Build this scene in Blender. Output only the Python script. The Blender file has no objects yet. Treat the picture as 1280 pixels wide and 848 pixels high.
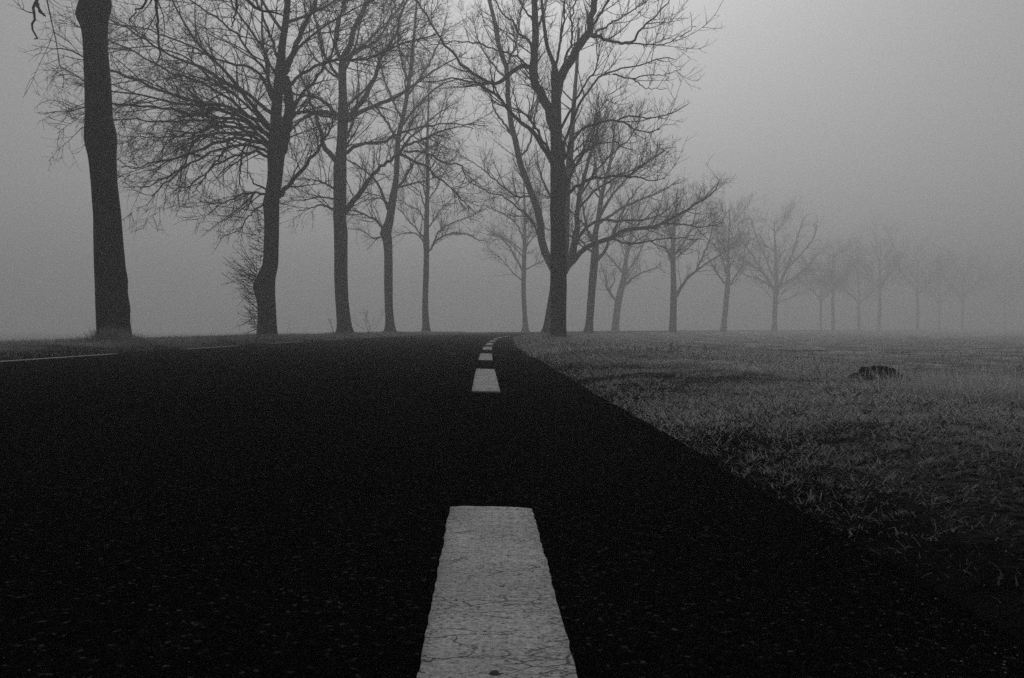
import bpy, math
import numpy as np
from mathutils import Vector

# ------------------------------------------------------------------ camera, sky, sun, exposure
C = bpy.context.scene
COL = C.collection
F = 1100.0            # focal length in photo pixels (photo 1280 wide)
EYE = 0.33            # camera height
HORIZON = 411.0
cam = bpy.data.cameras.new('camera')
cam_o = bpy.data.objects.new('camera', cam)
COL.objects.link(cam_o)
cam.sensor_width = 36.0
cam.lens = 36.0 * F / 1280.0
cam.shift_y = -(424.0 - HORIZON) / 1280.0
cam.clip_start = 0.05
cam.clip_end = 3000.0
cam_o.location = (0, 0, EYE)
cam_o.rotation_euler = (math.radians(90), 0, 0)
C.camera = cam_o

SUN_EL, SUN_AZ = 43.0, 3.0     # degrees; azimuth measured from the view direction, + to the right
W = bpy.data.worlds.new('World')
C.world = W
W.use_nodes = True
nt = W.node_tree
bg = nt.nodes['Background']
sky = nt.nodes.new('ShaderNodeTexSky')
sky.sky_type = 'NISHITA'
sky.sun_disc = False
sky.sun_elevation = math.radians(SUN_EL)
sky.sun_rotation = math.radians(SUN_AZ)
sky.air_density = 1.0
sky.dust_density = 4.0
bw = nt.nodes.new('ShaderNodeRGBToBW')
nt.links.new(sky.outputs[0], bw.inputs[0])
nt.links.new(bw.outputs[0], bg.inputs['Color'])
bg.inputs['Strength'].default_value = 0.057

sun = bpy.data.lights.new('sun', 'SUN')
sun.energy = 0.5
sun.angle = math.radians(40)
sun.color = (1.0, 1.0, 1.0)
sun_o = bpy.data.objects.new('sun', sun)
COL.objects.link(sun_o)
_a, _e = math.radians(SUN_AZ), math.radians(SUN_EL)
_d = Vector((math.sin(_a) * math.cos(_e), math.cos(_a) * math.cos(_e), math.sin(_e)))
sun_o.rotation_euler = _d.to_track_quat('Z', 'Y').to_euler()

C.view_settings.view_transform = 'Standard'
C.view_settings.look = 'None'
C.view_settings.gamma = 1.0
C.view_settings.use_curve_mapping = False
C.view_settings.exposure = 0.0
C.render.engine = 'CYCLES'
C.cycles.max_bounces = 6
C.cycles.diffuse_bounces = 2
C.cycles.glossy_bounces = 1
C.cycles.transmission_bounces = 2
C.cycles.volume_bounces = 3
C.cycles.use_denoising = False
C.cycles.caustics_reflective = False
C.cycles.caustics_refractive = False

rng = np.random.default_rng(7)

# ------------------------------------------------------------------ helpers
def P(x, y, Y):
    """photo pixel (x, y) on the vertical plane at distance Y"""
    return np.array([(x - 640.0) / F * Y, Y, EYE + (HORIZON - y) / F * Y])


def link(name, me, parent=None, mat=None):
    o = bpy.data.objects.new(name, me)
    COL.objects.link(o)
    if mat is not None and me is not None:
        me.materials.append(mat)
    if parent is not None:
        o.parent = parent
        o.matrix_parent_inverse = parent.matrix_world.inverted()
    return o


def empty(name, loc):
    o = bpy.data.objects.new(name, None)
    COL.objects.link(o)
    o.location = [float(v) for v in loc]
    o.empty_display_size = 0.3
    bpy.context.view_layer.update() if False else None
    o.matrix_world  # noqa
    return o


def child(name, me, parent, mat):
    """part whose mesh is given in world space: keep its own transform relative to the parent"""
    o = bpy.data.objects.new(name, me)
    COL.objects.link(o)
    me.materials.append(mat)
    o.parent = parent
    o.location = (-parent.location[0], -parent.location[1], -parent.location[2])
    return o


def tag(o, label=None, cat=None, group=None, kind=None):
    for k, v in (('label', label), ('category', cat), ('group', group), ('kind', kind)):
        if v:
            o[k] = v
    return o


def mesh_np(name, V, faces_list, smooth=True, attrs=None):
    """V (n,3); faces_list: list of int arrays (m,k)"""
    me = bpy.data.meshes.new(name)
    V = np.ascontiguousarray(V, dtype=np.float32)
    me.vertices.add(len(V))
    me.vertices.foreach_set('co', V.ravel())
    idx = np.concatenate([f.ravel() for f in faces_list]).astype(np.int32)
    cnt = np.concatenate([np.full(len(f), f.shape[1], dtype=np.int32) for f in faces_list])
    start = np.concatenate([[0], np.cumsum(cnt)[:-1]]).astype(np.int32)
    me.loops.add(len(idx))
    me.loops.foreach_set('vertex_index', idx)
    me.polygons.add(len(cnt))
    me.polygons.foreach_set('loop_start', start)
    me.polygons.foreach_set('loop_total', cnt)
    if smooth:
        me.polygons.foreach_set('use_smooth', np.ones(len(cnt), dtype=bool))
    me.update(calc_edges=True)
    for k, v in (attrs or {}).items():
        a = me.attributes.new(k, 'FLOAT', 'POINT')
        a.data.foreach_set('value', np.ascontiguousarray(v, dtype=np.float32))
    return me


def _hash(ix, iy, seed):
    n = (ix * 374761393 + iy * 668265263 + seed * 974634777) & 0x7fffffff
    n = ((n ^ (n >> 13)) * 1274126177) & 0x7fffffff
    return ((n ^ (n >> 16)) & 0xffff) / 65535.0


def vnoise(x, y, seed=0):
    """smooth value noise 0..1"""
    x = np.asarray(x, dtype=float); y = np.asarray(y, dtype=float)
    ix = np.floor(x).astype(np.int64); iy = np.floor(y).astype(np.int64)
    fx = x - ix; fy = y - iy
    fx = fx * fx * (3 - 2 * fx); fy = fy * fy * (3 - 2 * fy)
    a = _hash(ix, iy, seed); b = _hash(ix + 1, iy, seed)
    c = _hash(ix, iy + 1, seed); d = _hash(ix + 1, iy + 1, seed)
    return (a * (1 - fx) + b * fx) * (1 - fy) + (c * (1 - fx) + d * fx) * fy


def fbm(x, y, seed=0, oct=4):
    s = 0; a = 0.5
    for k in range(oct):
        s = s + a * vnoise(x * 2 ** k, y * 2 ** k, seed + 13 * k)
        a *= 0.5
    return s


def norm(v):
    return v / np.maximum(np.linalg.norm(v, axis=-1, keepdims=True), 1e-9)


def tube_mesh(name, chunks):
    """chunks: list of (Pts (n,m,3), Rad (n,m), sides)"""
    Vs, Fs, base = [], [], 0
    for Pt, R, k in chunks:
        n, m, _ = Pt.shape
        if n == 0:
            continue
        T = np.empty_like(Pt)
        T[:, 1:-1] = Pt[:, 2:] - Pt[:, :-2]
        T[:, 0] = Pt[:, 1] - Pt[:, 0]
        T[:, -1] = Pt[:, -1] - Pt[:, -2]
        T = norm(T)
        mean = norm(Pt[:, -1] - Pt[:, 0])
        ref = np.where(np.abs(mean[:, 2:3]) < 0.8, np.array([[0, 0, 1.0]]), np.array([[0.31, 0.95, 0.0]]))
        ref = np.repeat(ref[:, None, :], m, axis=1)
        U = norm(np.cross(T, ref)); Wv = np.cross(T, U)
        an = np.arange(k) * 2 * np.pi / k
        V = Pt[:, :, None, :] + R[:, :, None, None] * (
            np.cos(an)[None, None, :, None] * U[:, :, None, :] + np.sin(an)[None, None, :, None] * Wv[:, :, None, :])
        Vs.append(V.reshape(-1, 3))
        i = np.arange(n)[:, None, None] * (m * k) + np.arange(m - 1)[None, :, None] * k
        j = np.arange(k)[None, None, :]; j2 = (j + 1) % k
        q = np.stack([i + j, i + j2, i + k + j2, i + k + j], axis=-1).reshape(-1, 4) + base
        Fs.append(q)
        base += n * m * k
    return mesh_np(name, np.concatenate(Vs), Fs)


def resample(pts, m):
    """smooth (Catmull-Rom) resampling of rows (any number of columns) to m rows"""
    pts = np.asarray(pts, dtype=float)
    if len(pts) == 2:
        pts = np.vstack([pts[0], (pts[0] + pts[1]) / 2, pts[1]])
    d = np.concatenate([[0], np.cumsum(np.linalg.norm(np.diff(pts[:, :3], axis=0), axis=1) + 1e-9)])
    t = np.linspace(0, d[-1], m)
    ext = np.vstack([2 * pts[0] - pts[1], pts, 2 * pts[-1] - pts[-2]])
    out = []
    for tt in t:
        i = min(max(np.searchsorted(d, tt, side='right') - 1, 0), len(pts) - 2)
        u = (tt - d[i]) / (d[i + 1] - d[i])
        p0, p1, p2, p3 = ext[i], ext[i + 1], ext[i + 2], ext[i + 3]
        out.append(0.5 * ((2 * p1) + (-p0 + p2) * u + (2 * p0 - 5 * p1 + 4 * p2 - p3) * u * u
                          + (-p0 + 3 * p1 - 3 * p2 + p3) * u ** 3))
    return np.array(out)


# ------------------------------------------------------------------ materials (the photograph is black and white: greys)
def new_mat(name):
    m = bpy.data.materials.new(name)
    m.use_nodes = True
    b = m.node_tree.nodes['Principled BSDF']
    b.inputs['Specular IOR Level'].default_value = 0.2
    return m, m.node_tree, b


def N(t, kind, **kw):
    n = t.nodes.new(kind)
    for k, v in kw.items():
        setattr(n, k, v)
    return n


def ramp(t, src, p0, c0, p1, c1):
    r = N(t, 'ShaderNodeValToRGB')
    r.color_ramp.elements[0].position = p0; r.color_ramp.elements[0].color = (c0, c0, c0, 1)
    r.color_ramp.elements[1].position = p1; r.color_ramp.elements[1].color = (c1, c1, c1, 1)
    t.links.new(src, r.inputs[0])
    return r.outputs[0]


def mixc(t, fac, a, b, blend='MIX'):
    m = N(t, 'ShaderNodeMix', data_type='RGBA', blend_type=blend)
    for sock, v in ((m.inputs[0], fac), (m.inputs[6], a), (m.inputs[7], b)):
        if hasattr(v, 'is_output'):
            t.links.new(v, sock)
        elif isinstance(v, (int, float)) and sock.type == 'RGBA':
            sock.default_value = (v, v, v, 1)
        else:
            sock.default_value = v
    return m.outputs[2]


def math_(t, op, a, b=None, clamp=False):
    m = N(t, 'ShaderNodeMath', operation=op, use_clamp=clamp)
    for s, v in ((0, a), (1, b)):
        if v is None:
            continue
        if hasattr(v, 'is_output'):
            t.links.new(v, m.inputs[s])
        else:
            m.inputs[s].default_value = v
    return m.outputs[0]


def bark_mat():
    m, t, b = new_mat('bark')
    tc = N(t, 'ShaderNodeTexCoord')
    mp = N(t, 'ShaderNodeMapping'); mp.inputs['Scale'].default_value = (1, 1, 0.22)
    t.links.new(tc.outputs['Object'], mp.inputs[0])
    v = N(t, 'ShaderNodeTexVoronoi', feature='DISTANCE_TO_EDGE'); v.inputs['Scale'].default_value = 22
    nz = N(t, 'ShaderNodeTexNoise'); nz.inputs['Scale'].default_value = 30; nz.inputs['Detail'].default_value = 6
    t.links.new(mp.outputs[0], nz.inputs[0])
    wv = mixc(t, 0.12, mp.outputs[0], nz.outputs['Color'])
    t.links.new(wv, v.inputs['Vector'])
    big = N(t, 'ShaderNodeTexNoise'); big.inputs['Scale'].default_value = 2.2; big.inputs['Detail'].default_value = 4
    t.links.new(tc.outputs['Object'], big.inputs[0])
    c = ramp(t, nz.outputs[0], 0.3, 0.007, 0.75, 0.03)
    c2 = mixc(t, ramp(t, big.outputs[0], 0.45, 0, 0.7, 1), c, 0.03)
    cr = ramp(t, v.outputs[0], 0.0, 0.25, 0.12, 1.0)
    c3 = mixc(t, 1.0, c2, cr, 'MULTIPLY')
    t.links.new(c3, b.inputs['Base Color'])
    b.inputs['Roughness'].default_value = 0.9
    h = math_(t, 'ADD', ramp(t, v.outputs[0], 0, 0, 0.15, 1), nz.outputs[0])
    bp = N(t, 'ShaderNodeBump'); bp.inputs['Distance'].default_value = 0.02; bp.inputs['Strength'].default_value = 0.8
    t.links.new(h, bp.inputs['Height']); t.links.new(bp.outputs[0], b.inputs['Normal'])
    return m


def twig_mat():
    m, t, b = new_mat('twig_bark')
    nz = N(t, 'ShaderNodeTexNoise'); nz.inputs['Scale'].default_value = 3; nz.inputs['Detail'].default_value = 3
    tc = N(t, 'ShaderNodeTexCoord'); t.links.new(tc.outputs['Object'], nz.inputs[0])
    t.links.new(ramp(t, nz.outputs[0], 0.3, 0.008, 0.7, 0.025), b.inputs['Base Color'])
    b.inputs['Roughness'].default_value = 0.95
    return m


def asphalt_mat():
    m, t, b = new_mat('asphalt')
    geo = N(t, 'ShaderNodeNewGeometry')
    v = N(t, 'ShaderNodeTexVoronoi'); v.inputs['Scale'].default_value = 170
    t.links.new(geo.outputs['Position'], v.inputs['Vector'])
    ve = N(t, 'ShaderNodeTexVoronoi', feature='DISTANCE_TO_EDGE'); ve.inputs['Scale'].default_value = 170
    t.links.new(geo.outputs['Position'], ve.inputs['Vector'])
    sep = N(t, 'ShaderNodeSeparateColor'); t.links.new(v.outputs['Color'], sep.inputs[0])
    big = N(t, 'ShaderNodeTexNoise'); big.inputs['Scale'].default_value = 1.3; big.inputs['Detail'].default_value = 6
    t.links.new(geo.outputs['Position'], big.inputs[0])
    fine = N(t, 'ShaderNodeTexNoise'); fine.inputs['Scale'].default_value = 420; fine.inputs['Detail'].default_value = 3
    t.links.new(geo.outputs['Position'], fine.inputs[0])
    base = ramp(t, sep.outputs[0], 0.0, 0.003, 1.0, 0.010)
    light = ramp(t, sep.outputs[1], 0.94, 0.0, 0.99, 1.0)
    c = mixc(t, math_(t, 'MULTIPLY', light, 0.75), base, 0.07)
    c = mixc(t, ramp(t, fine.outputs[0], 0.62, 0, 0.75, 0.3), c, 0.025)
    c = mixc(t, 1.0, c, ramp(t, big.outputs[0], 0.3, 0.7, 0.7, 1.15), 'MULTIPLY')
    t.links.new(c, b.inputs['Base Color'])
    t.links.new(ramp(t, big.outputs[0], 0.35, 0.78, 0.65, 0.98), b.inputs['Roughness'])
    b.inputs['Specular IOR Level'].default_value = 0.0
    h = math_(t, 'ADD', ramp(t, ve.outputs[0], 0, 0, 0.25, 1), math_(t, 'MULTIPLY', fine.outputs[0], 0.6))
    bp = N(t, 'ShaderNodeBump'); bp.inputs['Distance'].default_value = 0.004; bp.inputs['Strength'].default_value = 1.0
    t.links.new(h, bp.inputs['Height']); t.links.new(bp.outputs[0], b.inputs['Normal'])
    return m


def paint_mat():
    m, t, b = new_mat('road_paint')
    geo = N(t, 'ShaderNodeNewGeometry')
    dist = N(t, 'ShaderNodeTexNoise'); dist.inputs['Scale'].default_value = 26; dist.inputs['Detail'].default_value = 5
    t.links.new(geo.outputs['Position'], dist.inputs[0])

    def cracks(sx, sy, width, seed):
        mp = N(t, 'ShaderNodeMapping')
        mp.inputs['Scale'].default_value = (sx, sy, 1)
        mp.inputs['Location'].default_value = (seed, seed * 2.3, 0)
        t.links.new(geo.outputs['Position'], mp.inputs[0])
        a = N(t, 'ShaderNodeVectorMath', operation='SCALE'); a.inputs[3].default_value = 0.9
        t.links.new(dist.outputs['Color'], a.inputs[0])
        s = N(t, 'ShaderNodeVectorMath', operation='ADD')
        t.links.new(mp.outputs[0], s.inputs[0]); t.links.new(a.outputs[0], s.inputs[1])
        v = N(t, 'ShaderNodeTexVoronoi', feature='DISTANCE_TO_EDGE', voronoi_dimensions='2D'); v.inputs['Scale'].default_value = 1
        t.links.new(s.outputs[0], v.inputs['Vector'])
        return ramp(t, v.outputs[0], width * 0.35, 1.0, width, 0.0)
    tr = cracks(5, 24, 0.022, 3.1)
    fi = cracks(30, 70, 0.06, 7.7)
    msk = N(t, 'ShaderNodeTexNoise'); msk.inputs['Scale'].default_value = 9; msk.inputs['Detail'].default_value = 3
    t.links.new(geo.outputs['Position'], msk.inputs[0])
    gate = ramp(t, msk.outputs[0], 0.5, 0, 0.62, 1)
    gate2 = ramp(t, msk.outputs[0], 0.38, 1, 0.5, 0)
    ck = math_(t, 'MAXIMUM', math_(t, 'MULTIPLY', tr, math_(t, 'ADD', gate2, 0.25, True)), math_(t, 'MULTIPLY', fi, gate))
    pit = N(t, 'ShaderNodeTexVoronoi'); pit.inputs['Scale'].default_value = 210
    t.links.new(geo.outputs['Position'], pit.inputs['Vector'])
    sp = N(t, 'ShaderNodeSeparateColor'); t.links.new(pit.outputs['Color'], sp.inputs[0])
    pits = math_(t, 'MULTIPLY', ramp(t, sp.outputs[0], 0.6, 0, 0.85, 1), ramp(t, pit.outputs['Distance'], 0.25, 1, 0.5, 0))
    hole = N(t, 'ShaderNodeTexNoise'); hole.inputs['Scale'].default_value = 38; hole.inputs['Detail'].default_value = 2
    t.links.new(geo.outputs['Position'], hole.inputs[0])
    holes = ramp(t, hole.outputs[0], 0.735, 0, 0.755, 1)
    fin = N(t, 'ShaderNodeTexNoise'); fin.inputs['Scale'].default_value = 160; fin.inputs['Detail'].default_value = 4
    t.links.new(geo.outputs['Position'], fin.inputs[0])
    base = ramp(t, fin.outputs[0], 0.31, 0.27, 0.68, 0.58)
    dirt = N(t, 'ShaderNodeTexNoise'); dirt.inputs['Scale'].default_value = 5; dirt.inputs['Detail'].default_value = 5
    t.links.new(geo.outputs['Position'], dirt.inputs[0])
    base = mixc(t, 1.0, base, ramp(t, dirt.outputs[0], 0.3, 0.72, 0.7, 1.05), 'MULTIPLY')
    c = mixc(t, math_(t, 'MULTIPLY', pits, 0.8), base, 0.10)
    c = mixc(t, math_(t, 'MULTIPLY', ck, 0.75), c, 0.03)
    c = mixc(t, holes, c, 0.015)
    t.links.new(c, b.inputs['Base Color'])
    b.inputs['Roughness'].default_value = 0.8
    h = math_(t, 'SUBTRACT', fin.outputs[0], math_(t, 'ADD', math_(t, 'MULTIPLY', ck, 1.5), pits))
    bp = N(t, 'ShaderNodeBump'); bp.inputs['Distance'].default_value = 0.0015; bp.inputs['Strength'].default_value = 0.8
    t.links.new(h, bp.inputs['Height']); t.links.new(bp.outputs[0], b.inputs['Normal'])
    return m


def soil_mat():
    m, t, b = new_mat('soil')
    geo = N(t, 'ShaderNodeNewGeometry')
    a = N(t, 'ShaderNodeTexNoise'); a.inputs['Scale'].default_value = 9; a.inputs['Detail'].default_value = 8; a.inputs['Roughness'].default_value = 0.7
    t.links.new(geo.outputs['Position'], a.inputs[0])
    g = N(t, 'ShaderNodeTexNoise'); g.inputs['Scale'].default_value = 70; g.inputs['Detail'].default_value = 4
    t.links.new(geo.outputs['Position'], g.inputs[0])
    c = ramp(t, a.outputs[0], 0.35, 0.003, 0.7, 0.014)
    at = N(t, 'ShaderNodeAttribute', attribute_name='frost_vignette')
    f = math_(t, 'MULTIPLY', at.outputs['Fac'], ramp(t, g.outputs[0], 0.38, 0, 0.58, 1))
    c = mixc(t, f, c, 0.75)
    t.links.new(c, b.inputs['Base Color']); b.inputs['Roughness'].default_value = 1.0
    b.inputs['Specular IOR Level'].default_value = 0.0
    bp = N(t, 'ShaderNodeBump'); bp.inputs['Distance'].default_value = 0.02; bp.inputs['Strength'].default_value = 0.9
    t.links.new(math_(t, 'ADD', a.outputs[0], g.outputs[0]), bp.inputs['Height']); t.links.new(bp.outputs[0], b.inputs['Normal'])
    return m


def grass_mat(name='frosted_grass', lo=0.03, hi=0.92):
    m, t, b = new_mat(name)
    at = N(t, 'ShaderNodeAttribute', attribute_name='frost_vignette')
    geo = N(t, 'ShaderNodeNewGeometry')
    g = N(t, 'ShaderNodeTexNoise'); g.inputs['Scale'].default_value = 260; g.inputs['Detail'].default_value = 2
    t.links.new(geo.outputs['Position'], g.inputs[0])
    f = math_(t, 'MULTIPLY', at.outputs['Fac'], ramp(t, g.outputs[0], 0.3, 0.6, 0.6, 1.0), True)
    c = mixc(t, f, lo, hi)
    t.links.new(c, b.inputs['Base Color']); b.inputs['Roughness'].default_value = 0.9
    tr = N(t, 'ShaderNodeBsdfTranslucent'); t.links.new(c, tr.inputs[0])
    mx_ = N(t, 'ShaderNodeMixShader'); mx_.inputs[0].default_value = 0.35
    t.links.new(b.outputs[0], mx_.inputs[1]); t.links.new(tr.outputs[0], mx_.inputs[2])
    t.links.new(mx_.outputs[0], [q for q in t.nodes if q.type == 'OUTPUT_MATERIAL'][0].inputs['Surface'])
    return m


BARK, TWIG, ASPHALT, PAINT, SOIL, GRASS = bark_mat(), twig_mat(), asphalt_mat(), paint_mat(), soil_mat(), grass_mat()

# ------------------------------------------------------------------ road line and terrain heights
_cy = np.array([-40, 0, 8, 14, 20, 28, 34, 40, 46, 52, 58, 64, 76, 102, 125, 150, 168, 190, 215, 250, 400.0])
_cx = np.array([0, 0, 0, .04, .14, .38, .68, 1.15, 2.0, 3.6, 6.2, 9.4, 14.5, 25.0, 37.5, 55.5, 72.0, 89.0, 113.0, 143.0, 293.0])
_fy = np.arange(-40, 401, 0.5)
_fx = np.interp(_fy, _cy, _cx)
for _ in range(2):
    _k = np.ones(11) / 11
    _fx = np.convolve(np.pad(_fx, 5, mode='edge'), _k, mode='valid')
_fx = _fx - 0.0327 * _fy
_fs = np.gradient(_fx, _fy)


def xr(y): return np.interp(y, _fy, _fx)
def sl(y): return np.sqrt(1 + np.interp(y, _fy, _fs) ** 2)
def to_x(d, y): return xr(y) + d * sl(y)
def to_d(x, y): return (x - xr(y)) / sl(y)


LEFT_EDGE, RIGHT_EDGE = -5.36, 0.60
HK_D = [-400, -60, -22, -14, -11, -9.2, -8.0, -7.0, -6.2, -5.6, -5.36, -5.3, .52, .60, .68, 1.0, 1.6, 2.4, 3.4, 5.0, 9, 30, 400]
HK_Z = [-.85, -.8, -.8, -.75, -.5, -.1, .06, .09, .07, .0, -.03, -.09, -.09, -.03, .0, .03, .06, .01, -.10, -.22, -.30, -.52, -.60]


def ground_h(d, y, fine=True):
    z = np.interp(d, HK_D, HK_Z)
    off = np.clip(np.maximum(d - RIGHT_EDGE, LEFT_EDGE - d), 0, None)
    w = np.clip(off / 0.5, 0, 1)
    x = to_x(d, y)
    amp = 0.05 * w * np.clip(off / 2 + 0.35, 0, 1.3)
    z = z + amp * (fbm(x * 1.1, y * 1.1, 3) - 0.47) * 1.7
    if fine:
        z = z + w * 0.030 * (fbm(x * 7, y * 7, 5, 3) - 0.42) + w * .016 * (vnoise(x * 31, y * 31, 6) - .5)
    return z


def edge_wob(y, side):
    return 0.016 * (fbm(y * 2.1 + 50, y * 0 + side * 9.1, 11) - 0.47) * 2 + 0.012 * (vnoise(y * 17, y * 0 + side, 4) - .5)


# ground sheet
def graded(lo, hi, n0, growth):
    v = [lo]; s = n0
    while v[-1] < hi:
        v.append(v[-1] + s); s *= growth
    v[-1] = hi
    return v


ys = [-30, -20, -12, -7, -4, -2, -1, -.4] + graded(0.0, 12, 0.05, 1.004) + graded(12.2, 60, 0.22, 1.02)[1:] + graded(61, 390, 1.5, 1.06)[1:]
ds_r = [0.5, 0.56] + graded(0.6, 6, 0.045, 1.01) + graded(6.2, 60, 0.25, 1.05)[1:] + graded(62, 330, 6, 1.25)[1:]
ds_l = [-5.3] + [-v for v in graded(5.36, 12, 0.1, 1.02)] + [-v for v in graded(12.3, 60, 0.6, 1.08)[1:]] + [-v for v in graded(62, 330, 6, 1.25)[1:]]
ds = np.array(sorted(set(ds_l + ds_r + [-4, -2.6, -1.2])))
ys = np.array(sorted(set(ys)))
DD, YY = np.meshgrid(ds, ys)
ZZ = ground_h(DD, YY)
XX = to_x(DD, YY)
XX = np.clip(XX, -360, 420)
fr = np.clip((np.maximum(DD - .7, LEFT_EDGE - .4 - DD)) / 1.0, 0, 1) * np.clip(.30 + 2.0 * (fbm(XX * 1.6, YY * 1.6, 77, 3) - .3), 0, 1) * np.clip(.05 + YY * .15, .1, 1)  # patchy frost, dimmed towards the camera to paint in a lens vignette
ny, nd = DD.shape
i = (np.arange(ny - 1)[:, None] * nd + np.arange(nd - 1)[None, :])
quads = np.stack([i, i + 1, i + nd + 1, i + nd], axis=-1).reshape(-1, 4)
me = mesh_np('ground', np.stack([XX, YY, ZZ], -1).reshape(-1, 3), [quads], attrs={'frost_vignette': fr.ravel()})
ground = tag(link('ground', me, mat=SOIL), 'frosted rough grassland and dark soil beside the road', kind='structure')


# road sheet with crumbling edges and skirts
def camber(d):
    u = (d - (LEFT_EDGE + RIGHT_EDGE) / 2) / ((RIGHT_EDGE - LEFT_EDGE) / 2)
    return 0.045 * (1 - u * u) - 0.045 * (1 - (0.80) ** 2)


ry = np.array([-30, -15, -6, -2] + graded(-0.5, 10, 0.04, 1.004) + graded(10.2, 60, 0.2, 1.015)[1:] + graded(61, 378, 1.5, 1.06)[1:])
rd = np.linspace(0, 1, 22)
le = LEFT_EDGE + edge_wob(ry, 1); re_ = RIGHT_EDGE + edge_wob(ry, 2)
D2 = le[:, None] + (re_ - le)[:, None] * rd[None, :]
Y2 = np.repeat(ry[:, None], 22, 1)
Z2 = camber(D2) + 0.002 * (fbm(D2 * 2, Y2 * 2, 8) - .5)
D2 = np.concatenate([D2[:, :1] - 0.02, D2, D2[:, -1:] + 0.02], 1)
Y2 = np.repeat(ry[:, None], 24, 1)
Z2 = np.concatenate([Z2[:, :1] - 0.09, Z2, Z2[:, -1:] - 0.09], 1)
X2 = to_x(D2, Y2)
ny, nd = D2.shape
i = (np.arange(ny - 1)[:, None] * nd + np.arange(nd - 1)[None, :])
quads = np.stack([i, i + 1, i + nd + 1, i + nd], axis=-1).reshape(-1, 4)
me = mesh_np('road', np.stack([X2, Y2, Z2], -1).reshape(-1, 3), [quads])
road = tag(link('road', me, mat=ASPHALT), 'dark asphalt country road curving right into the fog', kind='structure')


def road_dash(y0, y1, dc, w, jag=0.0025):
    n = max(8, int((y1 - y0) / (0.012 if y0 < 2 else 0.08)))
    y = np.linspace(y0, y1, n)
    l = dc - w / 2 + (vnoise(y * 60, y * 0, 31) - .5) * jag * 1.2 + (vnoise(y * 9, y * 0, 32) - .5) * jag * .6
    r = dc + w / 2 + (vnoise(y * 60, y * 0 + 5, 33) - .5) * jag * 1.2 + (vnoise(y * 9, y * 0 + 5, 34) - .5) * jag * .6
    rows = []
    k = 7
    for t_ in np.linspace(0, 1, k):
        d = l + (r - l) * t_
        yy = y.copy()
        jj = 0.004 * (vnoise(np.array([t_ * 30]), np.array([y0]), 40)[0] - .5)
        rnd = 0.012 * max(0, abs(t_ - .5) * 2 - .8) / .2
        yy[-1] += jj - rnd; yy[0] += jj + rnd
        rows.append(np.stack([to_x(d, yy), yy, camber(d) + 0.0055 + 0 * y], -1))
    G = np.stack(rows, 1)                      # n,k,3
    lo = G.copy(); lo[:, :, 2] -= 0.008
    # skirt round the edge
    i = (np.arange(n - 1)[:, None] * k + np.arange(k - 1)[None, :])
    q = np.stack([i, i + 1, i + k + 1, i + k], axis=-1).reshape(-1, 4)
    ring = np.concatenate([np.arange(k), np.arange(1, n) * k + k - 1, (n - 1) * k + np.arange(k - 2, -1, -1), np.arange(n - 2, 0, -1) * k])
    V = np.concatenate([G.reshape(-1, 3), lo.reshape(-1, 3)[ring]])
    b0 = n * k; m = len(ring); j = np.arange(m); j2 = (j + 1) % m
    s = np.stack([ring[j], b0 + j, b0 + j2, ring[j2]], -1)
    me = mesh_np('road_marking', V, [q, s], smooth=False)
    o = link('road_marking', me, mat=PAINT)
    o.parent = road
    return o


fh = F * EYE
for y0, y1 in ((-0.75, fh / (637 - 411.)), (fh / (490.7 - 411), fh / (462.2 - 411)), (fh / (450.9 - 411), fh / (442.6 - 411)),
               (fh / (437.7 - 411), fh / (433.8 - 411)), (fh / (431.9 - 411), fh / (428.9 - 411)),
               (21.9, 24.4), (26.5, 29.0), (31.2, 33.7), (35.8, 38.4)):
    road_dash(y0, y1, 0.014, 0.149)
for y0, y1 in ((8.2, 11.5), (14.1, 17.0), (19.6, 22.4), (25.2, 28.0), (31, 34), (37, 40)):
    road_dash(y0, y1, -4.86, 0.13, 0.006)

# loose grit on the asphalt
def stones(name, n, dist, mat, parent=None):
    d, y, s = dist(n)
    base = np.array([[1, 0, 0], [-1, 0, 0], [0, 1, 0], [0, -1, 0], [0, 0, 1.], [0, 0, -1]])
    V = base[None] * (0.6 + 0.5 * rng.random((n, 6, 1)))
    a = rng.random(n) * 6.28
    R = np.stack([np.stack([np.cos(a), -np.sin(a), a * 0], -1), np.stack([np.sin(a), np.cos(a), a * 0], -1), np.stack([a * 0, a * 0, a * 0 + .6], -1)], 1)
    V = np.einsum('nij,nkj->nki', R, V) * s[:, None, None]
    V[:, :, 0] += to_x(d, y)[:, None]; V[:, :, 1] += y[:, None]
    z = np.where((d > LEFT_EDGE) & (d < RIGHT_EDGE), camber(d), ground_h(d, y))
    V[:, :, 2] += (z + s * .3)[:, None]
    f = np.array([[0, 2, 4], [2, 1, 4], [1, 3, 4], [3, 0, 4], [2, 0, 5], [1, 2, 5], [3, 1, 5], [0, 3, 5]])
    Fc = (f[None] + (np.arange(n) * 6)[:, None, None]).reshape(-1, 3)
    return link(name, mesh_np(name, V.reshape(-1, 3), [Fc], smooth=False), parent, mat)


def grit_dist(n):
    y = 0.8 + 14 * rng.random(n) ** 2
    d = LEFT_EDGE + 0.1 + 5.8 * rng.random(n)
    k = rng.random(n) < .35
    d = np.where(k, RIGHT_EDGE - 0.02 - np.abs(rng.normal(0, .12, n)), d)
    return d, y, 0.0007 + 0.0018 * rng.random(n) ** 3


gm, gt, gb = new_mat('grit')
gn = N(gt, 'ShaderNodeTexNoise'); gn.inputs['Scale'].default_value = 40
gg = N(gt, 'ShaderNodeNewGeometry'); gt.links.new(gg.outputs['Position'], gn.inputs[0])
gt.links.new(ramp(gt, gn.outputs[0], .35, .02, .7, .22), gb.inputs['Base Color'])
g_ = stones('road_grit', 3000, grit_dist, gm)
tag(g_, 'loose fine grit scattered over the dark asphalt', 'grit', kind='stuff')

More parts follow.
